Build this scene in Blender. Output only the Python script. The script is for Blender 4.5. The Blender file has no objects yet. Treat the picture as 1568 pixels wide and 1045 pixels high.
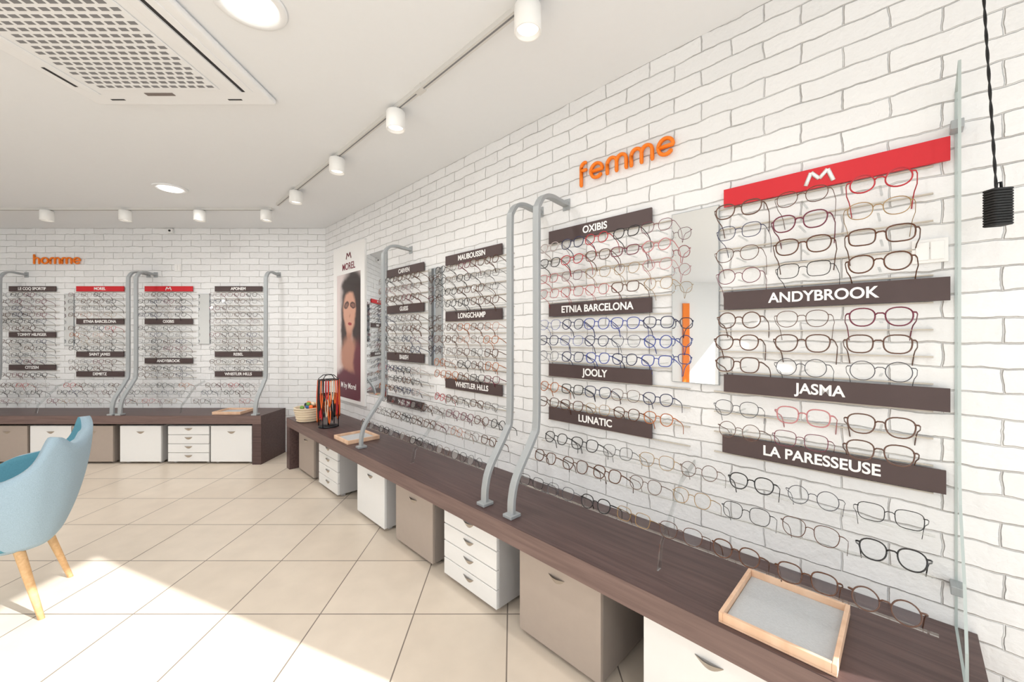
import bpy, math, random
import numpy as np
from mathutils import Matrix, Vector
random.seed(7)
R = random.Random(11)
H = 2.59
U = 0.70710678
YB = 4.58
CX, CY = -2.161, 4.58
M_RIGHT = Matrix.Translation((CX, CY, 0)) @ Matrix.Rotation(-math.pi/4, 4, 'Z')
M_BACK = Matrix.Translation((0, YB, 0))
I4 = Matrix.Identity(4)
scene = bpy.context.scene

# ------------------------------------------------------------ materials
def lin(c):
    return tuple(((x/255)/12.92 if x/255 <= 0.04045 else ((x/255+0.055)/1.055)**2.4) for x in c)

def new_mat(name):
    m = bpy.data.materials.new(name); m.use_nodes = True
    nt = m.node_tree; b = nt.nodes.get('Principled BSDF')
    return m, nt, b

def pmat(name, rgb, rough=0.5, metal=0.0, noise=0.04, nscale=30, bump=0.0, spec=0.5, emit=None, estr=0, srgb=True):
    m, nt, b = new_mat(name)
    c = lin(rgb) if srgb else rgb
    n = nt.nodes.new('ShaderNodeTexNoise'); n.inputs['Scale'].default_value = nscale
    tc = nt.nodes.new('ShaderNodeTexCoord'); nt.links.new(tc.outputs['Object'], n.inputs['Vector'])
    mx = nt.nodes.new('ShaderNodeMix'); mx.data_type = 'RGBA'
    mx.inputs[6].default_value = (*[x*(1-noise) for x in c], 1)
    mx.inputs[7].default_value = (*[min(1, x*(1+noise)) for x in c], 1)
    nt.links.new(n.outputs['Fac'], mx.inputs[0]); nt.links.new(mx.outputs[2], b.inputs['Base Color'])
    b.inputs['Roughness'].default_value = rough; b.inputs['Metallic'].default_value = metal
    b.inputs['Specular IOR Level'].default_value = spec
    if bump:
        bp = nt.nodes.new('ShaderNodeBump'); bp.inputs['Strength'].default_value = bump
        bp.inputs['Distance'].default_value = 0.002
        nt.links.new(n.outputs['Fac'], bp.inputs['Height']); nt.links.new(bp.outputs['Normal'], b.inputs['Normal'])
    if emit:
        b.inputs['Emission Color'].default_value = (*emit, 1); b.inputs['Emission Strength'].default_value = estr
    return m

def clear_mat(name, tint, gloss=0.12, rough=0.03, fr=0.5):
    m = bpy.data.materials.new(name); m.use_nodes = True
    nt = m.node_tree; nt.nodes.clear()
    o = nt.nodes.new('ShaderNodeOutputMaterial'); t = nt.nodes.new('ShaderNodeBsdfTransparent')
    t.inputs[0].default_value = (*tint, 1)
    g = nt.nodes.new('ShaderNodeBsdfGlossy'); g.inputs['Roughness'].default_value = rough
    lw = nt.nodes.new('ShaderNodeLayerWeight'); lw.inputs[0].default_value = 0.3
    ma = nt.nodes.new('ShaderNodeMath'); ma.operation = 'MULTIPLY_ADD'
    ma.inputs[1].default_value = fr; ma.inputs[2].default_value = gloss
    nt.links.new(lw.outputs['Fresnel'], ma.inputs[0])
    mx = nt.nodes.new('ShaderNodeMixShader')
    nt.links.new(ma.outputs[0], mx.inputs[0]); nt.links.new(t.outputs[0], mx.inputs[1]); nt.links.new(g.outputs[0], mx.inputs[2])
    nt.links.new(mx.outputs[0], o.inputs[0])
    return m

def brick_mat():
    m, nt, b = new_mat('white_painted_brick')
    N = nt.nodes.new; L = nt.links.new
    tc = N('ShaderNodeTexCoord'); sp = N('ShaderNodeSeparateXYZ'); L(tc.outputs['Object'], sp.inputs[0])
    cb = N('ShaderNodeCombineXYZ'); L(sp.outputs['X'], cb.inputs['X']); L(sp.outputs['Z'], cb.inputs['Y'])
    n1 = N('ShaderNodeTexNoise'); n1.inputs['Scale'].default_value = 12; n1.inputs['Detail'].default_value = 5
    L(cb.outputs[0], n1.inputs['Vector'])
    vs = N('ShaderNodeVectorMath'); vs.operation = 'SUBTRACT'; vs.inputs[1].default_value = (.5, .5, .5); L(n1.outputs['Color'], vs.inputs[0])
    vm = N('ShaderNodeVectorMath'); vm.operation = 'SCALE'; vm.inputs['Scale'].default_value = 0.022; L(vs.outputs[0], vm.inputs[0])
    va = N('ShaderNodeVectorMath'); va.operation = 'ADD'; L(cb.outputs[0], va.inputs[0]); L(vm.outputs[0], va.inputs[1])
    br = N('ShaderNodeTexBrick'); br.offset = 0.5
    br.inputs['Scale'].default_value = 1; br.inputs['Brick Width'].default_value = 0.225
    br.inputs['Row Height'].default_value = 0.070; br.inputs['Mortar Size'].default_value = 0.0032
    br.inputs['Mortar Smooth'].default_value = 0.8
    br.inputs['Color1'].default_value = (.82, .82, .82, 1); br.inputs['Color2'].default_value = (.765, .765, .765, 1)
    L(va.outputs[0], br.inputs['Vector'])
    n2 = N('ShaderNodeTexNoise'); n2.inputs['Scale'].default_value = 9; n2.inputs['Detail'].default_value = 5
    L(cb.outputs[0], n2.inputs['Vector'])
    mr = N('ShaderNodeMapRange'); mr.inputs[1].default_value = .36; mr.inputs[2].default_value = .62
    mr.inputs[3].default_value = .22; mr.inputs[4].default_value = 1; L(n2.outputs['Fac'], mr.inputs[0])
    mu = N('ShaderNodeMath'); mu.operation = 'MULTIPLY'; L(br.outputs['Fac'], mu.inputs[0]); L(mr.outputs[0], mu.inputs[1])
    br.inputs['Mortar'].default_value = (.80, .80, .79, 1)
    mx = N('ShaderNodeMix'); mx.data_type = 'RGBA'; L(mu.outputs[0], mx.inputs[0]); L(br.outputs['Color'], mx.inputs[6])
    mx.inputs[7].default_value = (.49, .48, .47, 1)
    L(mx.outputs[2], b.inputs['Base Color'])
    b.inputs['Roughness'].default_value = .55; b.inputs['Specular IOR Level'].default_value = .3
    n3 = N('ShaderNodeTexNoise'); n3.inputs['Scale'].default_value = 45; n3.inputs['Detail'].default_value = 5; L(cb.outputs[0], n3.inputs['Vector'])
    m3 = N('ShaderNodeMath'); m3.operation = 'MULTIPLY'; m3.inputs[1].default_value = .7; L(n3.outputs['Fac'], m3.inputs[0])
    sb = N('ShaderNodeMath'); sb.operation = 'SUBTRACT'; L(m3.outputs[0], sb.inputs[0]); L(br.outputs['Fac'], sb.inputs[1])
    bp = N('ShaderNodeBump'); bp.inputs['Strength'].default_value = .9; bp.inputs['Distance'].default_value = .005
    L(sb.outputs[0], bp.inputs['Height']); L(bp.outputs[0], b.inputs['Normal'])
    return m

def tile_mat():
    m, nt, b = new_mat('beige_floor_tile')
    N = nt.nodes.new; L = nt.links.new
    tc = N('ShaderNodeTexCoord'); mp = N('ShaderNodeMapping'); L(tc.outputs['Object'], mp.inputs[0])
    mp.inputs['Location'].default_value = (0.022, -1.916, 0)
    br = N('ShaderNodeTexBrick'); br.offset = 0; br.inputs['Scale'].default_value = 1
    br.inputs['Brick Width'].default_value = .453; br.inputs['Row Height'].default_value = .453
    br.inputs['Mortar Size'].default_value = .0032; br.inputs['Mortar Smooth'].default_value = .2
    br.inputs['Color1'].default_value = (.70, .61, .51, 1); br.inputs['Color2'].default_value = (.665, .575, .475, 1)
    br.inputs['Mortar'].default_value = (.22, .18, .15, 1)
    L(mp.outputs[0], br.inputs['Vector'])
    n = N('ShaderNodeTexNoise'); n.inputs['Scale'].default_value = 7; n.inputs['Detail'].default_value = 6; L(mp.outputs[0], n.inputs['Vector'])
    mr = N('ShaderNodeMapRange'); mr.inputs[3].default_value = .9; mr.inputs[4].default_value = 1.1; L(n.outputs['Fac'], mr.inputs[0])
    vm = N('ShaderNodeVectorMath'); vm.operation = 'SCALE'; L(br.outputs['Color'], vm.inputs[0]); L(mr.outputs[0], vm.inputs['Scale'])
    L(vm.outputs[0], b.inputs['Base Color'])
    b.inputs['Roughness'].default_value = .34; b.inputs['Specular IOR Level'].default_value = .4
    bp = N('ShaderNodeBump'); bp.invert = True; bp.inputs['Strength'].default_value = .4; bp.inputs['Distance'].default_value = .002
    L(br.outputs['Fac'], bp.inputs['Height']); L(bp.outputs[0], b.inputs['Normal'])
    return m

def wood_mat(name, c1, c2, rough, scale=(3, 60, 60)):
    m, nt, b = new_mat(name)
    N = nt.nodes.new; L = nt.links.new
    tc = N('ShaderNodeTexCoord'); mp = N('ShaderNodeMapping'); L(tc.outputs['Object'], mp.inputs[0]); mp.inputs['Scale'].default_value = scale
    n = N('ShaderNodeTexNoise'); n.inputs['Scale'].default_value = 1; n.inputs['Detail'].default_value = 6; n.inputs['Distortion'].default_value = .6
    L(mp.outputs[0], n.inputs['Vector'])
    cr = N('ShaderNodeValToRGB'); cr.color_ramp.elements[0].position = .3; cr.color_ramp.elements[1].position = .7
    cr.color_ramp.elements[0].color = (*lin(c1), 1); cr.color_ramp.elements[1].color = (*lin(c2), 1)
    L(n.outputs['Fac'], cr.inputs[0]); L(cr.outputs[0], b.inputs['Base Color'])
    b.inputs['Roughness'].default_value = rough; b.inputs['Specular IOR Level'].default_value = .4
    return m

BRICK = brick_mat(); TILE = tile_mat()
CEIL = pmat('ceiling_paint', (230, 232, 234), .8, noise=.01)
PLASTER = pmat('wall_paint', (232, 231, 229), .7, noise=.01)
WENGE = wood_mat('wenge_laminate', (74, 56, 54), (96, 75, 72), .42)
WENGE_SUNLIT = wood_mat('wenge_sunlit_front', (104, 84, 79), (124, 102, 96), .5)  # same wenge, lightened for the fascia: sunlight painted into the colour
OAK = wood_mat('light_beech', (206, 162, 114), (224, 184, 136), .5)
TRAYW = wood_mat('tray_wood', (218, 178, 146), (234, 200, 172), .5, (20, 20, 4))
FELT = pmat('grey_felt', (188, 190, 192), .9, noise=.1, nscale=200, bump=.5)
WHITE = pmat('white_lacquer', (236, 235, 233), .4, noise=.01)
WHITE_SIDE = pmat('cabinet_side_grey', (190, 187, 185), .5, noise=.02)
TAUPE = pmat('taupe_laminate', (172, 158, 147), .5, noise=.03)
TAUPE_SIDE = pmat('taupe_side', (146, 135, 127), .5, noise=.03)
HANDLE = pmat('brushed_handle', (190, 180, 168), .35, metal=.7)
METALG = pmat('grey_painted_steel', (162, 166, 168), .4, metal=.2, noise=.02)
CHROME = pmat('mirror_silver', (235, 238, 240), .015, metal=1, noise=0)
SIGN = pmat('brown_sign', (76, 60, 59), .55, noise=.05)
RED = pmat('red_sign', (200, 20, 34), .5, noise=.03)
SIGNTXT = pmat('sign_lettering', (247, 245, 243), .6, noise=0)
ORANGE = pmat('orange_letter', (244, 126, 12), .45, noise=.02)
RAIL = pmat('cream_rail', (196, 188, 176), .5, noise=.02)
DARK = pmat('dark_plastic', (30, 30, 32), .5)
BLACK = pmat('black_cord', (18, 18, 18), .6)
GREYSLOT = pmat('grille_shadow', (126, 126, 128), .7)
AC_W = pmat('ac_plastic', (234, 235, 236), .45, noise=.01)
TRACK = pmat('track_white', (210, 208, 204), .45, noise=.01)
LAMPW = pmat('spot_white', (238, 237, 234), .4, noise=.01)
GLOW = pmat('lamp_glow', (255, 250, 240), .5, emit=(1, .97, .93), estr=3)
GLOW2 = pmat('spot_glow', (255, 250, 240), .5, emit=(1, .97, .92), estr=1.5)
LENS = clear_mat('lens', (.955, .96, .962), .03, fr=.35)
ACRYL = clear_mat('clear_acrylic', (.93, .94, .94), .06, fr=.4)
PANE = clear_mat('glass_pane', (.97, .98, .977), .0, fr=.12)
PANE_EDGE = pmat('glass_edge', (176, 186, 184), .2, noise=.02)
WGLASS = clear_mat('window_glass', (.97, .98, .98), .0, fr=.3)
FRAMEM = pmat('window_frame', (200, 200, 200), .5)
FAB = pmat('light_blue_fabric', (156, 178, 192), .95, noise=.18, nscale=260, bump=.6)
FAB_IN = pmat('teal_fabric', (88, 144, 162), .95, noise=.18, nscale=260, bump=.6)

# ------------------------------------------------------------ mesh builder
class MB:
    def __init__(s): s.v = []; s.f = []; s.m = []; s.s = []; s.n = 0
    def add(s, verts, faces, mat=0, smooth=False):
        o = s.n
        s.v.extend([tuple(p) for p in verts]); s.n += len(verts)
        s.f.extend([tuple(i+o for i in f) for f in faces])
        if isinstance(mat, int): s.m.extend([mat]*len(faces))
        else: s.m.extend(mat)
        s.s.extend([smooth]*len(faces))
    def box(s, x0, x1, y0, y1, z0, z1, mat=0):
        v = [(x0,y0,z0),(x1,y0,z0),(x1,y1,z0),(x0,y1,z0),(x0,y0,z1),(x1,y0,z1),(x1,y1,z1),(x0,y1,z1)]
        s.add(v, [(0,3,2,1),(4,5,6,7),(0,1,5,4),(1,2,6,5),(2,3,7,6),(3,0,4,7)], mat)
    def tube(s, pts, r, mat=0, sides=6, closed=False, up=(0,1,0), r2=None, caps=True):
        v, f = tube(pts, r, sides, closed, up, r2, caps); s.add(v, f, mat, True)
    def lathe(s, prof, c=(0,0,0), mat=0, seg=24, smooth=True):
        v = []; f = []
        for (r, z) in prof:
            for i in range(seg):
                a = 2*math.pi*i/seg; v.append((c[0]+r*math.cos(a), c[1]+r*math.sin(a), c[2]+z))
        for j in range(len(prof)-1):
            for i in range(seg):
                k = (i+1) % seg; f.append((j*seg+i, j*seg+k, (j+1)*seg+k, (j+1)*seg+i))
        f.append(tuple(range(seg))[::-1]); f.append(tuple(range((len(prof)-1)*seg, len(prof)*seg)))
        s.add(v, f, mat, smooth)
    def ball(s, c, r, mat=0, seg=10, sc=(1,1,1)):
        v = []; f = []; rings = seg//2
        for j in range(1, rings):
            t = math.pi*j/rings
            for i in range(seg):
                a = 2*math.pi*i/seg
                v.append((c[0]+r*sc[0]*math.sin(t)*math.cos(a), c[1]+r*sc[1]*math.sin(t)*math.sin(a), c[2]+r*sc[2]*math.cos(t)))
        for j in range(rings-2):
            for i in range(seg):
                k = (i+1) % seg; f.append((j*seg+i, (j+1)*seg+i, (j+1)*seg+k, j*seg+k))
        n = len(v); v.append((c[0], c[1], c[2]+r*sc[2])); v.append((c[0], c[1], c[2]-r*sc[2]))
        for i in range(seg):
            k = (i+1) % seg; f.append((n, i, k)); f.append((n+1, (rings-2)*seg+k, (rings-2)*seg+i))
        s.add(v, f, mat, True)
    def obj(s, name, mats, parent=None, mtx=I4, bevel=0, segs=2):
        me = bpy.data.meshes.new(name); me.from_pydata(s.v, [], s.f)
        for m in mats: me.materials.append(m)
        me.polygons.foreach_set('material_index', s.m); me.polygons.foreach_set('use_smooth', s.s); me.update()
        o = bpy.data.objects.new(name, me); scene.collection.objects.link(o)
        if parent: o.parent = parent
        o.matrix_local = mtx
        if bevel:
            b = o.modifiers.new('bevel', 'BEVEL'); b.width = bevel; b.segments = segs; b.limit_method = 'ANGLE'
        return o

def tube(pts, r, sides=6, closed=False, up=(0,1,0), r2=None, caps=True):
    P = [np.array(p, float) for p in pts]; n = len(P); v = []; f = []
    up = np.array(up, float); r2 = r2 or r
    for i in range(n):
        a = P[(i-1) % n] if (closed or i > 0) else P[i]; b = P[(i+1) % n] if (closed or i < n-1) else P[i]
        t = b-a; t /= (np.linalg.norm(t)+1e-12)
        u = up - t*np.dot(up, t)
        if np.linalg.norm(u) < 1e-3: u = np.array((1., .01, 0))-t*t[0]
        u /= np.linalg.norm(u); w = np.cross(t, u)
        for k in range(sides):
            an = 2*math.pi*k/sides; v.append(P[i]+u*r*math.cos(an)+w*r2*math.sin(an))
    m = n if closed else n-1
    for i in range(m):
        for k in range(sides):
            j = (i+1) % n; l = (k+1) % sides; f.append((i*sides+k, i*sides+l, j*sides+l, j*sides+k))
    if not closed and caps:
        f.append(tuple(range(sides))[::-1]); f.append(tuple(range((n-1)*sides, n*sides)))
    return v, f

def empty(name, mtx=I4):
    e = bpy.data.objects.new(name, None); e.empty_display_size = .1; scene.collection.objects.link(e); e.matrix_world = mtx; return e

def text(name, body, size, loc, parent, mat, extrude=.001, offset=.0, sx=1.0):
    c = bpy.data.curves.new(name, 'FONT'); c.body = body; c.size = size; c.align_x = 'CENTER'; c.align_y = 'CENTER'
    c.extrude = extrude; c.offset = offset; c.materials.append(mat)
    o = bpy.data.objects.new(name, c); scene.collection.objects.link(o); o.parent = parent
    o.location = loc; o.rotation_euler = (math.pi/2, 0, 0); o.scale = (sx, 1, 1); return o

def smooth_path(pts, n=6):
    P = [np.array(p, float) for p in pts]; out = []
    P = [2*P[0]-P[1]]+P+[2*P[-1]-P[-2]]
    for i in range(1, len(P)-2):
        for k in range(n):
            t = k/n; a, b, c, d = P[i-1:i+3]
            out.append(.5*((2*b)+(-a+c)*t+(2*a-5*b+4*c-d)*t*t+(-a+3*b-3*c+d)*t**3))
    out.append(P[-2]); return out

# ------------------------------------------------------------ room
XL, YF = -6.9, -3.2
XG = 1.88
b = MB(); b.box(XL-.2, 2.0, YF-.2, 5.0, -.12, 0); b.obj('floor', [TILE])
b = MB(); b.box(XL-.2, 2.0, YF-.12, 5.0, H, H+.15); b.obj('ceiling', [CEIL])
b = MB(); b.box(XL, CX+.02, 0, .15, 0, H); b.obj('wall_back', [BRICK], mtx=M_BACK)
b = MB(); b.box(0, 5.714, 0, .15, 0, H); b.obj('wall_right', [BRICK], mtx=M_RIGHT)
b = MB(); b.box(XL-.15, XL, YF, YB+.15, 0, H); b.obj('wall_left', [PLASTER])
b = MB(); b.box(XG, XG+.12, YF, .55, 2.42, H); b.box(XG, XG+.12, YF, .55, 0, .06); b.box(XG, XG+.12, YF-.1, YF+.2, 0, H); b.obj('wall_front_side', [PLASTER])
b = MB(); b.box(XL, XG, YF-.12, YF, 2.42, H); b.box(XL, XG, YF-.12, YF, 0, .1); b.box(XL, XL+.5, YF-.12, YF, 0, H); b.obj('wall_front', [PLASTER])
b = MB()
for y in (-.9, -2.1): b.box(XG+.03, XG+.09, y-.03, y+.03, .06, 2.42)
b.box(XG+.055, XG+.06, YF+.2, .5, .06, 2.42, 1)
b.obj('window_1', [FRAMEM, WGLASS])
b = MB()
for x in (-4.9, -3.2, -1.5, .2): b.box(x-.03, x+.03, YF-.09, YF-.03, .1, 2.42)
b.box(XL+.5, XG, YF-.06, YF-.055, .1, 2.42, 1)
b.obj('window_2', [FRAMEM, WGLASS])
b = MB(); b.box(XL+.005, XL+.05, -1.75, -1.6, 0.02, 2.1); b.obj('orange_wall_panel', [ORANGE])

# ------------------------------------------------------------ eyeglasses
def superell(w, h, n, N, cx=0, tilt=0, egg=0):
    out = []
    for i in range(N):
        a = 2*math.pi*i/N; c = math.cos(a); s = math.sin(a)
        x = w/2*math.copysign(abs(c)**(2/n), c); z = h/2*math.copysign(abs(s)**(2/n), s)
        x *= 1+egg*z/h; z += tilt*x
        out.append((cx+x, z))
    return out
SHAPES = [(.050,.051,2.05,0,0), (.053,.048,2.7,.0,.12), (.054,.045,3.2,.0,.10), (.051,.049,2.3,.0,.20), (.055,.051,2.5,0,.24)]
def glasses_template(si, r):
    w, h, n, tilt, egg = SHAPES[si]; V = []; F = []; T = []
    def add(v, f, t):
        o = len(V); V.extend([tuple(p) for p in v]); F.extend([tuple(i+o for i in q) for q in f]); T.extend([t]*len(f))
    N = 26; cx = w/2+.010
    for sg in (-1, 1):
        ring = [(sg*(cx+x), .0015*((x/w*2)**2), z) for x, z in superell(w, h, n, N, 0, tilt, egg)]
        v, f = tube(ring, r*1.3, 5, True, (0,1,0), r); add(v, f, 0)
        add([(p[0], p[1], p[2]) for p in ring], [tuple(range(N))], 1)
        hx = cx+w/2*1.0; hz = h*.22
        hinge = [(sg*(hx-.002), 0, hz), (sg*(hx+.006), .004, hz), (sg*(hx+.009), .016, hz-.002), (sg*(hx+.010), .055, hz-.010),
                 (sg*(hx+.006), .082, hz-.016), (sg*(hx+.004), .096, hz-.026), (sg*(hx+.001), .110, hz-.052)]
        v, f = tube(hinge, r*1.25, 5, False, (0,0,1), r*.7); add(v, f, 0)
    v, f = tube([(-.0105, 0, h*.12), (-.005, -.002, h*.12+.004), (.005, -.002, h*.12+.004), (.0105, 0, h*.12)], r*1.1, 5); add(v, f, 0)
    return np.array(V), F, T
TEMPL = {(i, k): glasses_template(i, rr) for i in range(5) for k, rr in enumerate((.0011, .0019))}
FR = {
 'black': pmat('frame_black', (24,22,24), .25), 'tort': pmat('frame_tortoise', (86,48,26), .25, noise=.7, nscale=90),
 'brown': pmat('frame_brown', (92,62,48), .3), 'red': pmat('frame_red', (176,26,40), .3), 'navy': pmat('frame_navy', (34,40,76), .3),
 'blue': pmat('frame_blue', (52,70,150), .3), 'teal': pmat('frame_teal', (44,112,118), .3), 'gold': pmat('frame_gold', (166,134,88), .3, metal=.8),
 'clear': pmat('frame_crystal', (182,168,166), .15), 'pink': pmat('frame_pink', (186,118,120), .3), 'burg': pmat('frame_burgundy', (104,28,52), .3),
 'grey': pmat('frame_gunmetal', (82,82,88), .3, metal=.6), 'amber': pmat('frame_amber', (170,96,46), .25, noise=.4, nscale=90)}
FKEYS = list(FR); FMATS = [FR[k] for k in FKEYS]+[LENS, ACRYL, RAIL]
LI = len(FKEYS); AI = LI+1; RI = LI+2
def put_glasses(mb, x, d, z, scale, key, tiltdeg=12):
    si = R.randrange(5); th = 0 if (key in ('gold','grey') or R.random() < .3) else 1
    V, F, T = TEMPL[(si, th)]
    a = math.radians(-(tiltdeg+R.uniform(-4, 4))); yaw = math.radians(R.uniform(-5, 5))
    ca, sa = math.cos(a), math.sin(a); cy, sy = math.cos(yaw), math.sin(yaw)
    P = V*scale
    y = P[:,1]*ca-P[:,2]*sa; zz = P[:,1]*sa+P[:,2]*ca
    X = P[:,0]*cy-y*sy; Y = P[:,0]*sy+y*cy
    Q = np.stack([X+x, Y-d, zz+z], 1)
    ki = FKEYS.index(key)
    mb.add(Q.tolist(), F, [ki if t == 0 else LI for t in T], True)
def pal(name):
    return {'dark': ['black','black','tort','brown','navy','grey','tort','black','burg'],
            'mix': ['black','brown','tort','burg','gold','grey','tort','navy','clear','amber','black','red'],
            'red': ['red','burg','gold','pink','red','brown','tort','grey','black'],
            'rb': ['red','navy','gold','tort','brown','black','tort','burg'],
            'blue': ['blue','navy','red','blue','grey','navy','blue'],
            'teal': ['brown','tort','teal','black','brown'],
            'light': ['gold','clear','pink','brown','grey','clear','burg'],
            'low': ['black','tort','gold','grey','brown','tort','black'],
            'warm': ['tort','brown','amber','tort','black','burg','brown']}[name]

def section(mb, x0, x1, ks, z0, pitch, n, sections, scale, d=.115):
    w = (x1-x0)/n; cur = 'mix'
    for k in range(0, 13 if pitch > .08 else 14):
        z = z0-k*pitch
        mb.box(x0-.02, x1+.02, -.010, -.001, z-.040, z-.036, RI)
        if k in sections: cur = sections[k]
        if k in ks: continue
        for i in range(n):
            x = x0+(i+.5)*w+R.uniform(-.005, .005)
            put_glasses(mb, x, d, z, scale, R.choice(pal(cur)))
            mb.box(x-.003, x+.003, -d+.004, -.001, z-.016, z-.013, AI)
def low_rows(mb, x0, x1, n, scale, palettes, rows):
    w = (x1-x0)/n
    for (d, z), p in zip(rows, palettes):
        mb.box(x0, x1, -d-.004, -d+.002, z-.030, z-.024, AI)
        for i in range(n):
            put_glasses(mb, x0+(i+.5)*w+R.uniform(-.006, .006), d, z, scale, R.choice(pal(p)), 18)
def post(mb, x, mat=0):
    path = smooth_path([(.42,.525),(.415,.60),(.385,.69),(.275,.845),(.246,.92),(.243,1.2),(.243,1.6),(.243,1.94),(.232,2.0),(.195,2.045),(.14,2.06),(.07,2.055),(.004,2.05)], 5)
    hw = .019; t = .010; v = []; f = []
    for i, p in enumerate(path):
        q = path[min(i+1, len(path)-1)]-path[max(i-1, 0)]; q /= np.linalg.norm(q); nrm = np.array((-q[1], q[0]))
        for sx, sn in ((-1,-1),(1,-1),(1,1),(-1,1)):
            c = p+nrm*t*sn; v.append((x+sx*hw, -c[0], c[1]))
    for i in range(len(path)-1):
        for k in range(4): f.append((i*4+k, i*4+(k+1)%4, (i+1)*4+(k+1)%4, (i+1)*4+k))
    f.append((0,1,2,3)); n = len(path)-1; f.append((n*4, n*4+3, n*4+2, n*4+1))
    mb.add(v, f, mat, False)
    mb.box(x-.028, x+.028, -.45, -.385, .5115, .527, mat)
    mb.box(x-.024, x+.024, -.006, -.001, 2.02, 2.08, mat)
def strokeM(name, xc, zc, w, h, y, parent, mat, t=.0065):
    m = MB(); pts = [(-.5,-.5),(-.30,.5),(0,-.12),(.30,.5),(.5,-.5)]
    P = [(xc+a*w, y, zc+b*h) for a, b in pts]
    for a, b in zip(P[:-1], P[1:]): m.tube([a, b], .0008, 0, 4, False, (0,1,0), t)
    m.obj(name, [mat], parent)
def signs(root, lst, hh=.034):
    for i, (x0, x1, z, body, red) in enumerate(lst):
        m = MB(); m.box(x0, x1, -.022, -.012, z-hh, z+hh); m.obj('sign_board_%d' % i, [RED if red else SIGN], root)
        if body == 'M': strokeM('sign_logo_%d' % i, (x0+x1)/2, z, .075*hh/.034, .042*hh/.034, -.0235, root, SIGNTXT, .0062*hh/.034)
        else: text('sign_text_%d' % i, body, .050 if hh > .031 else .045, ((x0+x1)/2, -.0232, z), root, SIGNTXT, .0005, .0012, .94)

LOW = [(.12,.825),(.20,.745),(.30,.648)]
Z0 = 1.888; PT = .0805
def supports(r, xs):
    m = MB()
    for x in xs:
        m.add([(x,-.002,.83),(x,-.14,.79),(x,-.33,.60),(x,-.35,.512),(x,-.325,.512),(x,-.31,.59),(x,-.13,.77),(x,-.002,.81)], [(0,1,2,3,4,5,6,7)])
    o = m.obj('acrylic_support', [ACRYL], r); sd = o.modifiers.new('s','SOLIDIFY'); sd.thickness = .005
def plate(mtx, x0, x1, z0, z1, parent=None, nm='light_switch'):
    m = MB(); m.box(x0, x1, -.010, -.001, z0, z1)
    m.box(x0+.008, (x0+x1)/2-.001, -.013, -.010, z0+.008, z1-.008); m.box((x0+x1)/2+.001, x1-.008, -.013, -.010, z0+.008, z1-.008)
    m.obj(nm, [WHITE], parent, mtx, bevel=.0015)
r = empty('eyewear_display_rack', M_RIGHT)
m = MB()
section(m, 3.37, 4.10, (0,5,9,12), Z0, PT, 5, {0:'mix',1:'mix',2:'red',5:'blue',9:'mix'}, 1.02)
section(m, 4.235, 4.80, (0,5,9,12), Z0, PT, 3, {0:'rb',1:'rb',3:'warm',6:'warm',7:'teal',8:'light',10:'light',11:'warm'}, 1.13)
low_rows(m, 3.40, 4.82, 8, 1.1, ['low','low','low'], LOW)
m.obj('eyeglasses', FMATS, r)
signs(r, [(3.365,3.958,1.888,'OXIBIS',0),(3.365,3.958,1.487,'ETNIA BARCELONA',0),(3.365,3.958,1.161,'JOOLY',0),(3.365,3.958,.922,'LUNATIC',0),
          (4.255,4.853,1.888,'M',1),(4.255,4.853,1.485,'ANDYBROOK',0),(4.255,4.853,1.163,'JASMA',0),(4.250,4.845,.925,'LA PARESSEUSE',0)])
m = MB(); post(m, 3.472); m.obj('curved_post', [METALG], r, bevel=.003)
plate(I4, 4.775, 4.85, 1.565, 1.635, r, 'switch_plate')
supports(r, (4.14,))
r = empty('eyewear_display_rack', M_RIGHT)
m = MB()
section(m, 1.55, 2.20, (0,4,9), Z0, PT, 5, {0:'warm',4:'dark',9:'mix'}, .98)
section(m, 2.39, 3.06, (0,5,11), Z0, PT, 5, {0:'dark',5:'warm',11:'mix'}, .98)
low_rows(m, 1.62, 3.14, 10, 1.02, ['dark','warm','low'], LOW)
m.obj('eyeglasses', FMATS, r)
signs(r, [(1.517,2.103,1.888,'CARVEN',0),(1.517,2.103,1.572,'GUESS',0),(1.517,2.103,1.168,'BA&SH',0),(1.517,2.103,.79,'MAUI JIM',0),
          (2.395,2.986,1.888,'MAUBOUSSIN',0),(2.395,2.986,1.485,'LONGCHAMP',0),(2.395,2.986,1.006,'WHISTLER HILLS',0)])
m = MB(); post(m, 1.885); post(m, 3.285); m.obj('curved_post', [METALG], r, bevel=.003)
supports(r, (2.47,))

PB = .0756
def back_rack(cols, posts, sup):
    r = empty('eyewear_display_rack', M_BACK); m = MB(); sg = []
    for (x0, x1, ks, names, palette) in cols:
        section(m, x0, x1+.01, ks, 1.887, PB, 4, {0: palette}, .95, .11)
        low_rows(m, x0-.03, x1+.05, 5, .93, ['mix','dark','light'], [(.12,.79),(.19,.72),(.29,.64)])
        for k, (nm, red) in zip(ks, names): sg.append((x0, x1, 1.887-k*PB, nm, red))
    m.obj('eyeglasses', FMATS, r)
    signs(r, sg, .030)
    m = MB()
    for p in posts: post(m, p)
    m.obj('curved_post', [METALG], r, bevel=.003)
    supports(r, sup)
back_rack([(-4.232,-3.68,(0,5,11),[('M',1),('OXIBIS',0),('ANDYBROOK',0)],'dark'),
           (-3.424,-2.88,(0,10,13),[('APONEM',0),('REBEL',0),('WHISTLER HILLS',0)],'dark')], (-4.120,-2.698), (-3.55,))
back_rack([(-5.797,-5.26,(0,7,12),[('LE COQ SPORTIF',0),('TOMMY HILFIGER',0),('CITIZEN',0)],'dark'),
           (-5.02,-4.474,(0,5,10,13),[('MOREL',1),('ETNIA BARCELONA',0),('SAINT JAMES',0),('DEMETZ',0)],'mix')], (-5.615,-4.205), (-5.1,))
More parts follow.
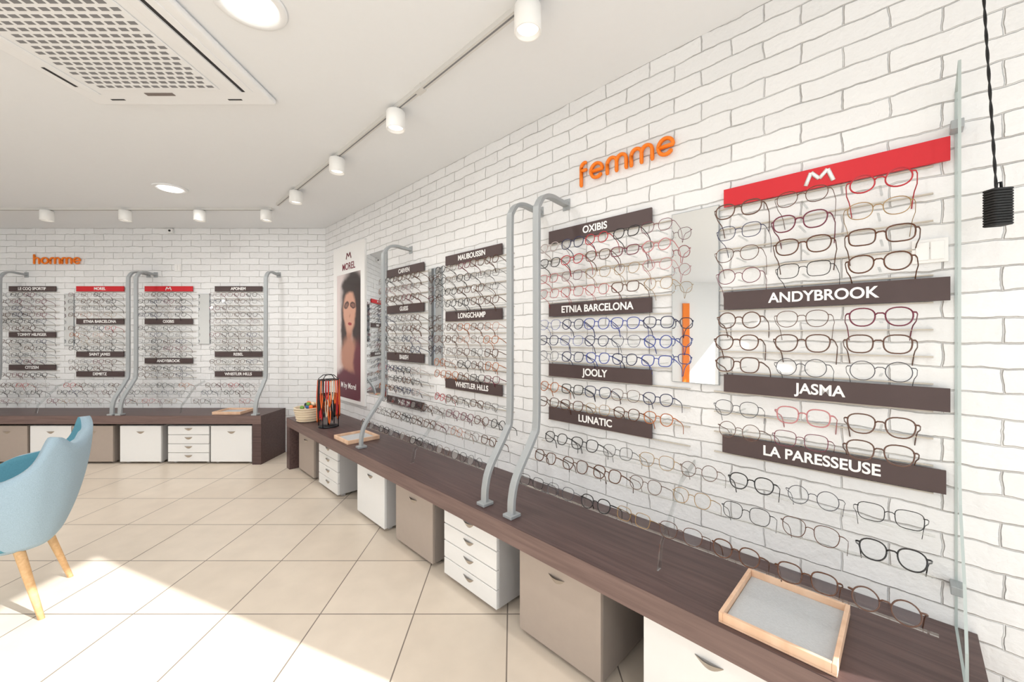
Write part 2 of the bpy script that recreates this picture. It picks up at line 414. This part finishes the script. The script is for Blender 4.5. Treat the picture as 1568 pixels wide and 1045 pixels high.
r = empty('eyewear_display_rack', M_BACK)
m = MB(); section(m, -6.65, -6.0, (0,6,11), 1.887, PB, 4, {0:'dark'}, .93, .11); m.obj('eyeglasses', FMATS, r)
signs(r, [(-6.63,-6.05,1.887,'OAKLEY',0)], .030)

def mirror(name, mtx, x0, x1, z0, z1, y=-.012):
    m = MB(); m.box(x0, x1, y, -.001, z0, z1, 1); m.box(x0+.003, x1-.003, y-.001, y, z0+.003, z1-.003, 0)
    m.obj(name, [CHROME, METALG], mtx=mtx)
mirror('wall_mirror', M_RIGHT, 4.045, 4.235, 1.15, 1.872)
mirror('wall_mirror', M_RIGHT, 2.157, 2.335, 1.12, 1.86)
mirror('wall_mirror', M_RIGHT, 1.10, 1.49, .80, 2.12)
mirror('wall_mirror', M_BACK, -5.17, -5.06, 1.23, 1.83)
mirror('wall_mirror', M_BACK, -3.62, -3.49, 1.25, 1.83)

# ------------------------------------------------------------ lettering
def arc(cx, cy, rx, ry, a0, a1, n=14):
    return [(cx+rx*math.cos(math.radians(a0+(a1-a0)*i/n)), cy+ry*math.sin(math.radians(a0+(a1-a0)*i/n))) for i in range(n+1)]
LET = {
 'e': (1.0, [[(.03,.5),(.97,.5)]+arc(.5,.5,.47,.5,8,315,24)]),
 'o': (1.0, [arc(.5,.5,.48,.5,0,360,26)]),
 'm': (1.45, [[(0,0),(0,.62)]+arc(.36,.62,.36,.38,180,0)+[(.72,0)], [(.72,.62)]+arc(1.08,.62,.36,.38,180,0)+[(1.44,0)]]),
 'h': (.78, [[(0,0),(0,1.5)], [(0,.6)]+arc(.38,.6,.38,.4,180,0)+[(.76,0)]]),
 'f': (.55, [[(.10,-.28),(.10,1.0)]+arc(.42,1.0,.32,.34,180,80,8), [(.10,.80),(.50,.80)]]),
}
def lettering(name, word, x0, x1, zb, xh, mtx, r=.0095, gap=.36):
    m = MB()
    tot = sum(LET[c][0] for c in word)+gap*(len(word)-1); k = (x1-x0)/tot; x = x0
    for c in word:
        w, st = LET[c]
        for s in st:
            pts = [(x+p[0]*k, -.016, zb+p[1]*xh) for p in s]
            m.tube(pts, .011, 0, 8, False, (0,1,0), r)
            for e in (pts[0], pts[-1]): m.ball(e, r, 0, 8, (1,1.15,1))
        x += (w+gap)*k
    m.obj(name, [ORANGE], mtx=mtx)
lettering('orange_wall_lettering', 'femme', 3.57, 4.055, 2.140, .070, M_RIGHT, .0085)
lettering('orange_wall_lettering', 'homme', -5.51, -4.98, 2.18, .066, M_BACK, .0085)

# ------------------------------------------------------------ counters
m = MB(); m.box(.284, 4.905, -.48, -.002, .424, .511, 0); m.box(.284, .374, -.48, -.002, 0, .424, 0); m.box(4.80, 4.905, -.48, -.002, 0, .424, 0)
m.box(.374, 4.80, -.03, -.002, .0, .424, 0)
m.box(.284, 4.905, -.4815, -.48, .424, .509, 1)
m.obj('display_counter', [WENGE, WENGE_SUNLIT], mtx=M_RIGHT, bevel=.0015)
m = MB(); m.box(-6.88, -2.62, -.45, -.002, .424, .511, 0); m.box(-2.71, -2.62, -.45, -.002, 0, .424, 0); m.box(-6.88, -2.71, -.03, -.002, 0, .424, 0)
m.box(-6.88, -2.62, -.4515, -.45, .424, .509, 1)
m.obj('display_counter', [WENGE, WENGE_SUNLIT], mtx=M_BACK, bevel=.0015)

def cabinet(mtx, x0, w, dfront, kind, top=.40, depth=.36):
    x1 = x0+w; yf = -dfront; m = MB()
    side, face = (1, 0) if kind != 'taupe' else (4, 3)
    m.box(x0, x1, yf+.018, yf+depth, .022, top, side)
    for cx in (x0+.04, x1-.04):
        for cy in (yf+.06, yf+depth-.05): m.box(cx-.015, cx+.015, cy-.015, cy+.015, .0, .022, 5)
    if kind == 'drawers':
        n = 4; hh = (top-.022)/n
        for i in range(n): m.box(x0, x1, yf, yf+.018, .022+i*hh+.002, .022+(i+1)*hh-.003, face)
        zs = [.022+(i+.72)*hh for i in range(n)]
    else:
        m.box(x0, x1, yf, yf+.018, .022, top, face); zs = [top-.06]
    xc = (x0+x1)/2
    for z in zs:
        hw = .042; n = 10
        pts = [(xc-hw+2*hw*i/n, z-.024*math.sin(math.pi*i/n)) for i in range(n+1)]
        v = [(p[0], yf-.014*math.sin(math.pi*i/n)-.001, z+.002) for i, p in enumerate(pts)]+[(p[0], yf-.001, p[1]) for p in pts]
        f = [(i, i+1, n+2+i, n+1+i) for i in range(n)]
        m.add(v, f, 2, True)
        m.add([(p[0], yf-.0006, p[1]+.001) for p in pts]+[(xc+hw, yf-.0006, z+.002), (xc-hw, yf-.0006, z+.002)], [tuple(range(n+3))], 5)
    nm = 'drawer_cabinet' if kind == 'drawers' else 'storage_cabinet'
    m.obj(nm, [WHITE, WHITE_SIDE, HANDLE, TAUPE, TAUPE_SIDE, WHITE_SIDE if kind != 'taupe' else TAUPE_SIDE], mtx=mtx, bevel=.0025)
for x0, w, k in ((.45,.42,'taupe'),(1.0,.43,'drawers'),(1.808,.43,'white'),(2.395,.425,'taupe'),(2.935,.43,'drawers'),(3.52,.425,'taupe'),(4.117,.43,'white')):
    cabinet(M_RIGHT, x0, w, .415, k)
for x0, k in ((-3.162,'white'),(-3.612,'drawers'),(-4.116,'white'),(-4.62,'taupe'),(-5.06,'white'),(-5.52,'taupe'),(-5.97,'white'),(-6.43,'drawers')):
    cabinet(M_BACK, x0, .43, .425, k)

# ------------------------------------------------------------ trays
def tray(mtx, x0, x1, d0, d1, h=.03):
    m = MB(); z = .5115; t = .011
    m.box(x0, x1, -d1, -d0, z, z+.006, 0)
    m.box(x0, x0+t, -d1, -d0, z+.006, z+h); m.box(x1-t, x1, -d1, -d0, z+.006, z+h)
    m.box(x0+t, x1-t, -d1, -d1+t, z+.006, z+h); m.box(x0+t, x1-t, -d0-t, -d0, z+.006, z+h)
    m.box(x0+t+.001, x1-t-.001, -d1+t+.001, -d0-t-.001, z+.006, z+.011, 1)
    m.obj('wooden_display_tray', [TRAYW, FELT], mtx=mtx, bevel=.0015)
tray(M_RIGHT, 4.375, 4.645, .155, .465)
tray(M_RIGHT, 1.47, 1.74, .20, .46)
tray(M_BACK, -3.17, -2.87, .16, .40)

# ------------------------------------------------------------ poster
def poster_mat():
    m, nt, b = new_mat('poster_portrait_print')
    N = nt.nodes.new; L = nt.links.new
    tc = N('ShaderNodeTexCoord'); sp = N('ShaderNodeSeparateXYZ'); L(tc.outputs['Object'], sp.inputs[0])
    cb0 = N('ShaderNodeCombineXYZ'); L(sp.outputs['X'], cb0.inputs['X']); L(sp.outputs['Z'], cb0.inputs['Y'])
    nz = N('ShaderNodeTexNoise'); nz.inputs['Scale'].default_value = 9; nz.inputs['Detail'].default_value = 3; L(cb0.outputs[0], nz.inputs['Vector'])
    s0 = N('ShaderNodeVectorMath'); s0.operation = 'SUBTRACT'; s0.inputs[1].default_value = (.5,.5,.5); L(nz.outputs['Color'], s0.inputs[0])
    s1 = N('ShaderNodeVectorMath'); s1.operation = 'SCALE'; s1.inputs['Scale'].default_value = .07; L(s0.outputs[0], s1.inputs[0])
    cb = N('ShaderNodeVectorMath'); cb.operation = 'ADD'; L(cb0.outputs[0], cb.inputs[0]); L(s1.outputs[0], cb.inputs[1])
    base = N('ShaderNodeRGB'); base.outputs[0].default_value = (*lin((214,200,198)), 1); prev = base.outputs[0]
    E = [((.80,1.74,.33,.36),(40,25,23),.6), ((.95,1.38,.20,.52),(46,27,26),.65), ((.60,1.42,.12,.40),(52,34,32),.5),
         ((.72,1.12,.26,.26),(176,126,106),.6), ((.72,1.42,.09,.16),(168,118,98),.6),
         ((.72,1.60,.17,.25),(200,150,128),.7), ((.65,1.66,.066,.042),(54,28,26),.7), ((.80,1.66,.066,.042),(54,28,26),.7),
         ((.65,1.66,.048,.028),(128,88,76),.6), ((.80,1.66,.048,.028),(128,88,76),.6),
         ((.73,1.46,.05,.018),(150,50,54),.7), ((.73,1.55,.020,.03),(174,124,102),.3),
         ((.74,1.87,.26,.10),(40,25,23),.6), ((.93,1.06,.14,.30),(100,36,50),.5),
         ((.66,.82,.50,.20),(92,26,46),.7)]
    for (cx, cz, rx, rz), col, hard in E:
        sub = N('ShaderNodeVectorMath'); sub.operation = 'SUBTRACT'; sub.inputs[1].default_value = (cx, cz, 0); L(cb.outputs[0], sub.inputs[0])
        dv = N('ShaderNodeVectorMath'); dv.operation = 'DIVIDE'; dv.inputs[1].default_value = (rx, rz, 1e9); L(sub.outputs[0], dv.inputs[0])
        ln = N('ShaderNodeVectorMath'); ln.operation = 'LENGTH'; L(dv.outputs[0], ln.inputs[0])
        mr = N('ShaderNodeMapRange'); mr.interpolation_type = 'SMOOTHSTEP'
        mr.inputs[1].default_value = hard; mr.inputs[2].default_value = 1.05; mr.inputs[3].default_value = 1; mr.inputs[4].default_value = 0; L(ln.outputs['Value'], mr.inputs[0])
        mx = N('ShaderNodeMix'); mx.data_type = 'RGBA'; L(mr.outputs[0], mx.inputs[0]); L(prev, mx.inputs[6]); mx.inputs[7].default_value = (*lin(col), 1)
        prev = mx.outputs[2]
    L(prev, b.inputs['Base Color']); b.inputs['Roughness'].default_value = .4
    return m
r = empty('wall_poster', M_RIGHT)
m = MB(); m.box(.30, 1.07, -.02, -.001, .665, 2.285); m.obj('poster_board', [WHITE], r)
m = MB(); m.box(.40, .98, -.0215, -.020, .70, 1.99); m.obj('poster_picture', [poster_mat()], r)
MARO = pmat('maroon_ink', (120, 30, 50), .6)
text('poster_title', 'MOREL', .10, (.70, -.022, 2.06), r, MARO, .0003, .001)
strokeM('poster_logo', .70, 2.17, .12, .06, -.022, r, MARO, .008)
text('poster_script', 'M by Morel', .08, (.70, -.024, .83), r, SIGNTXT, .0003, .001)

# ------------------------------------------------------------ glass side panel
r = empty('glass_side_panel', M_RIGHT)
prof = [(.003,.5115),(.30,.5115),(.295,.60),(.24,.74),(.13,.90),(.11,1.0),(.11,2.09),(.003,2.05)]
def panel(mb, x0, x1, pr):
    n = len(pr); v = [(x0, -a, z) for a, z in pr]+[(x1, -a, z) for a, z in pr]
    mb.add(v, [tuple(range(n)), tuple(range(n, 2*n))[::-1]], 0)
    mb.add(v, [(i, (i+1) % n, n+(i+1) % n, n+i) for i in range(n)], 1)
m = MB(); panel(m, 4.862, 4.868, prof); m.obj('pane', [PANE, PANE_EDGE], r)
m = MB(); m.box(4.852, 4.878, -.05, -.001, 1.93, 1.955); m.box(4.852, 4.878, -.05, -.001, .62, .645); m.obj('bracket', [METALG], r, bevel=.002)

plate(M_BACK, -3.90, -3.82, 2.09, 2.17)
m = MB(); m.box(-3.96, -3.91, -.03, -.001, 2.53, 2.58); m.ball((-3.935,-.035,2.555), .012, 1); m.obj('motion_sensor', [WHITE, DARK], mtx=M_BACK)
m = MB(); m.box(-5.88, -5.74, -.20, -.195, 1.5, 1.70, 0); m.box(-5.87, -5.75, -.2005, -.2, 1.51, 1.69, 1); m.box(-5.82,-5.80,-.195,-.001,1.6,1.61,0)
m.obj('picture_card', [WHITE, pmat('card_print', (206,150,140), .6, noise=.5, nscale=18)], mtx=M_BACK)

# ------------------------------------------------------------ ceiling track + spots
TD = .64
r = empty('track_lighting_rail')
m = MB(); m.box(-6.8, -2.33, 3.835, 3.865, H-.022, H-.0005, 0)
m.box(-6.8, -2.33, 3.846, 3.854, H-.0225, H-.022, 1); m.obj('rail_back', [TRACK, GREYSLOT], r)
m = MB(); m.box(.585, 5.2, -TD-.015, -TD+.015, H-.022, H-.0005, 0); m.box(.585, 5.2, -TD-.004, -TD+.004, H-.0225, H-.022, 1)
for s in (1.9, 3.05, 4.1): m.box(s-.03, s+.03, -TD-.018, -TD+.018, H-.026, H-.0005, 0)
m.obj('rail_side', [TRACK, GREYSLOT], r, M_RIGHT)
spots = []
for Y in (3.336, 2.714, 2.144, 1.456):
    spots.append((1.514-Y, Y))
for x in (72, 192, 306): spots.append(((x-784)/606*3.85, 3.85))
spots.append((-2.39, 3.85)); spots.append((-5.33, 3.85)); spots.append((1.514-.95, .95))
for (x, y) in spots:
    m = MB()
    m.lathe([(.030,0),(.046,-.003),(.050,-.010),(.050,-.100),(.047,-.102),(.043,-.100),(.040,-.085)], (x, y, H-.0235), 0, 28)
    m.lathe([(.0395,-.0862),(.0395,-.086)], (x, y, H-.0235), 1, 28)
    m.obj('ceiling_spotlight', [LAMPW, GLOW2])
def light(kind, name, loc, energy, size=.08, col=(1,.98,.95), rot=(0,0,0), angle=2.4, blend=1):
    l = bpy.data.lights.new(name, kind); l.energy = energy; l.color = col
    if kind == 'AREA': l.shape = 'DISK'; l.size = size
    if kind == 'SPOT': l.spot_size = angle; l.spot_blend = blend; l.shadow_soft_size = size
    o = bpy.data.objects.new(name, l); scene.collection.objects.link(o); o.location = loc; o.rotation_euler = rot; return o
for (x, y) in spots:
    light('SPOT', 'spotlight_bulb', (x, y, H-.13), 10, .04)

def downlight(x, y, R0, e, glow=GLOW):  # builds the real ceiling fixtures and the added fill ones alike
    m = MB()
    m.lathe([(R0,-.0005),(R0,-.006),(R0*.97,-.010),(R0*.80,-.011),(R0*.76,-.006),(R0*.66,-.0045)], (x, y, H), 0, 40)
    m.lathe([(R0*.66,-.0125),(R0*.65,-.0135),(R0*.50,-.015)], (x, y, H), 1, 40)
    m.obj('recessed_or_fill_downlight', [AC_W, glow])
    light('AREA', 'downlight_or_fill_bulb', (x, y, H-.03), e, R0*1.2)
downlight(-.98, 1.478, .125, 10)
downlight(-2.871, 3.327, .12, 12)
for x, y in ((-5.0, 2.6), (-4.6, .2), (-2.2, -.6), (.5, -1.2), (-4.6,-1.9), (-1.5,-2.2)): downlight(x, y, .12, 14)  # unseen downlights, added as fill light for the room

# ------------------------------------------------------------ AC cassette
r = empty('ceiling_air_conditioner')
x0, x1, y0, y1 = -2.175, -1.235, 1.14, 2.085
m = MB(); m.box(x0, x1, y0, y1, H-.03, H-.0005); m.obj('panel', [AC_W], r, bevel=.02, segs=4)
m = MB(); m.box(x0+.14, x1-.20, y0+.12, y1-.14, H-.036, H-.030); m.obj('grille_plate', [AC_W], r, bevel=.003)
m = MB()
gx0, gx1, gy0, gy1 = x0+.155, x1-.215, y0+.14, y1-.155
nx = 13; ny = 20; px = (gx1-gx0)/nx; py = (gy1-gy0)/ny
for j in range(ny):
    for i in range(nx):
        cx = gx0+(i+.5+(.25 if j % 2 else -.25))*px; cy = gy0+(j+.5)*py
        m.box(cx-px*.34, cx+px*.34, cy-py*.25, cy+py*.25, H-.0368, H-.0358, 0)
m.obj('grille_slots', [GREYSLOT], r)
m = MB()
m.box(x1-.105, x1-.090, y0+.08, y1-.12, H-.0312, H-.0295, 0); m.box(x0+.05, x0+.065, y1-.30, y1-.16, H-.0312, H-.0295, 0)
m.box(x1-.60, x1-.46, y1-.112, y1-.090, H-.0325, H-.0295, 1)
m.box(x0+.12, x0+.19, y1-.06, y1-.05, H-.0312, H-.0295, 0); m.box(x1-.22, x1-.15, y1-.06, y1-.05, H-.0312, H-.0295, 0)
m.obj('air_slots', [DARK, pmat('ac_label', (120,110,105), .5)], r)
m = MB(); m.box(x1-.155, x1-.108, y0+.08, y1-.12, H-.036, H-.029); m.box(x1-.087, x1-.05, y0+.08, y1-.12, H-.034, H-.029); m.box(x0+.08, x0+.115, y0+.10, y1-.10, H-.036, H-.029); m.obj('louvres', [AC_W], r, bevel=.003)

# ------------------------------------------------------------ armchair
r = empty('tub_armchair', Matrix.Translation((-2.495, 1.970, 0)) @ Matrix.Rotation(math.radians(-55.2), 4, 'Z'))
def rim(phi):
    a = abs(math.degrees(phi))
    base = .80+.060*math.exp(-((a-42)/17)**2)
    if phi < 0: base += .025
    if a > 46: base -= .20*min(1, (a-46)/70)
    return base
nu, nv = 72, 14; V = []; F = []; A = math.radians(135)
for j in range(nv+1):
    t = j/nv
    for i in range(nu+1):
        ph = -A+2*A*i/nu; c = math.cos(ph); s = math.sin(ph); n = 3.6
        px = .30*math.copysign(abs(s)**(2/n), s); py = .262*math.copysign(abs(c)**(2/n), c)
        k = .60+.40*(1-(1-t)**1.7)
        z = .325+(rim(ph)-.325)*(t**1.12)
        V.append((px*k, py*k, z))
for j in range(nv):
    for i in range(nu): a = j*(nu+1)+i; F.append((a, a+1, a+nu+2, a+nu+1))
m = MB(); m.add(V, F, 0, True); o = m.obj('shell', [FAB_IN, FAB], r)
sd = o.modifiers.new('solid', 'SOLIDIFY'); sd.thickness = .045; sd.offset = 1; sd.material_offset = 1; sd.material_offset_rim = 1
V = []; F = []; prof = [(0,.325),(.6,.325),(.93,.34),(1,.37),(1,.44),(.94,.475),(.6,.49),(0,.492)]; seg = 36
for (k, z) in prof:
    for i in range(seg):
        a = 2*math.pi*i/seg; c = math.cos(a); s = math.sin(a)
        V.append((.215*k*math.copysign(abs(s)**.75, s), -.045+.215*k*math.copysign(abs(c)**.75, c), z))
for j in range(len(prof)-1):
    for i in range(seg): q = (i+1) % seg; F.append((j*seg+i, (j+1)*seg+i, (j+1)*seg+q, j*seg+q))
m = MB(); m.add(V, F, 0, True); m.obj('seat', [FAB_IN], r)
m = MB()
for (tx, ty, fx, fy) in ((.155,.065,.215,.160),(-.145,.065,-.185,.160),(.16,-.17,.215,-.25),(-.16,-.17,-.215,-.25)):
    v = []; f = []
    for j in range(2):
        rr = .021 if j == 0 else .012; p = (tx, ty, .36) if j == 0 else (fx, fy, 0)
        for i in range(12): a = 2*math.pi*i/12; v.append((p[0]+rr*math.cos(a), p[1]+rr*math.sin(a), p[2]))
    for i in range(12): q = (i+1) % 12; f.append((i, 12+i, 12+q, q))
    f.append(tuple(range(12))); f.append(tuple(range(12, 24))[::-1]); m.add(v, f, 0, True)
m.obj('legs', [OAK], r)

# ------------------------------------------------------------ basket & cord stand
COL = [pmat('item_orange', (240,110,40), .5), pmat('item_red', (205,40,50), .5), pmat('item_black', (25,25,28), .5), pmat('item_green', (110,160,70), .5), pmat('item_blue', (60,110,180), .5), pmat('item_cream', (225,208,182), .8)]
r = empty('woven_basket', M_RIGHT @ Matrix.Translation((.60, -.37, .5115)))
m = MB(); m.lathe([(.095,0),(.11,.03),(.122,.08),(.125,.135),(.118,.135),(.11,.05),(.09,.01)], (0,0,0), 0, 32)
for k in range(6): m.tube([((.102+.023*min(1,k/4))*1.03*math.cos(a*math.pi/16), (.102+.023*min(1,k/4))*1.03*math.sin(a*math.pi/16), .012+k*.024) for a in range(32)], .006, 0, 6, True, (0,0,1))
m.obj('basket', [COL[5]], r)
m = MB()
for i in range(16):
    a = R.uniform(0, 6.28); q = R.uniform(0, .08); m.ball((q*math.cos(a), q*math.sin(a), R.uniform(.10,.17)), .030, R.randrange(6), 10, (1.3,.6,.7))
m.obj('basket_contents', COL, r)
r = empty('eyewear_cord_stand', M_RIGHT @ Matrix.Translation((1.0, -.33, .5115)))
m = MB(); m.lathe([(.085,0),(.085,.012),(.02,.018)], (0,0,0), 2, 28); m.lathe([(.008,.01),(.008,.44)], (0,0,0), 2, 10)
for z, rr in ((.43,.085),(.30,.075)):
    m.tube([(rr*math.cos(a*math.pi/12), rr*math.sin(a*math.pi/12), z) for a in range(24)], .004, 2, 6, True, (0,0,1))
    for a in range(4): m.tube([(0,0,z),(rr*math.cos(a*math.pi/2), rr*math.sin(a*math.pi/2), z)], .003, 2, 5, False, (0,0,1))
for a in range(4):
    ca, sa = math.cos(a*math.pi/2+.7), math.sin(a*math.pi/2+.7)
    m.tube([(ca*.095, sa*.095, 0.004), (ca*.095, sa*.095, .44), (ca*.05, sa*.05, .475), (0, 0, .478)], .004, 2, 6)
m.obj('stand', COL, r)
m = MB()
for z, rr, n in ((.43,.088,26),(.30,.078,24)):
    for i in range(n):
        a = 6.283*i/n; c = R.choice([0,0,0,1,1,2,2,4,5]); L_ = R.uniform(.18,.28) if z < .4 else R.uniform(.16,.38)
        ca, sa = math.cos(a), math.sin(a); w = .010
        m.tube(smooth_path([(ca*rr+sa*w, sa*rr-ca*w, z), (ca*(rr+.008)+sa*w, sa*(rr+.008)-ca*w, z-L_*.6), (ca*(rr+.006), sa*(rr+.006), z-L_), (ca*(rr+.008)-sa*w, sa*(rr+.008)+ca*w, z-L_*.6), (ca*rr-sa*w, sa*rr+ca*w, z)], 3), .0048, c, 5)
m.obj('cords', COL, r)

# ------------------------------------------------------------ hanging cable with wound black block
r = empty('hanging_cable_bundle')
cx, cy = 1.228, 1.0
m = MB()
for k in range(2):
    pts = []
    for i in range(90):
        t = i/89; z = 1.70+t*(H-1.701); x = cx-.003-.058*t; y = cy
        pts.append((x+.0016*math.cos(t*60+k*math.pi), y+.0016*math.sin(t*60+k*math.pi), z))
    m.tube(pts, .0018, 0, 6)
m.obj('cord', [BLACK], r)
m = MB()
def sq(a, rx, ry, n=10):
    c, s = math.cos(a), math.sin(a); return (rx*math.copysign(abs(c)**(2/n), c), ry*math.copysign(abs(s)**(2/n), s))
for k in range(14):
    z = 1.630+k*.0067
    m.tube([(cx+sq(a*math.pi/14, .0225, .012)[0], cy+sq(a*math.pi/14, .0225, .012)[1], z+.08*sq(a*math.pi/14, .0225, .012)[0]) for a in range(28)], .0036, 0, 6, True, (0,0,1))
m.box(cx-.022, cx+.022, cy-.012, cy+.012, 1.628, 1.719, 0)
m.tube([(cx+.010,cy,1.712),(cx+.007,cy,1.738),(cx-.003,cy,1.735),(cx-.007,cy,1.71)], .003, 0, 6)
m.obj('coil', [BLACK], r)

# ------------------------------------------------------------ sun, sky, camera
sl = bpy.data.lights.new('sun', 'SUN'); sl.energy = 10; sl.angle = .009; sl.color = (1, .98, .95)
so = bpy.data.objects.new('sun', sl); scene.collection.objects.link(so)
trav = Vector((-.92, .391, -.491)); so.rotation_euler = trav.to_track_quat('-Z', 'Y').to_euler(); so.location = (6, -2, 4)
w = bpy.data.worlds.new('sky'); scene.world = w; w.use_nodes = True
bg = w.node_tree.nodes['Background']; bg.inputs[0].default_value = (.93, .965, 1, 1); bg.inputs[1].default_value = 2.1
cam = bpy.data.cameras.new('camera'); co = bpy.data.objects.new('camera', cam); scene.collection.objects.link(co)
co.location = (0, 0, 1.35); co.rotation_euler = (math.pi/2, 0, 0)
cam.sensor_width = 36; cam.lens = 36*606/1568; cam.shift_y = -.0055; cam.clip_start = .02
scene.camera = co
scene.view_settings.view_transform = 'Standard'
scene.view_settings.exposure = 0.0
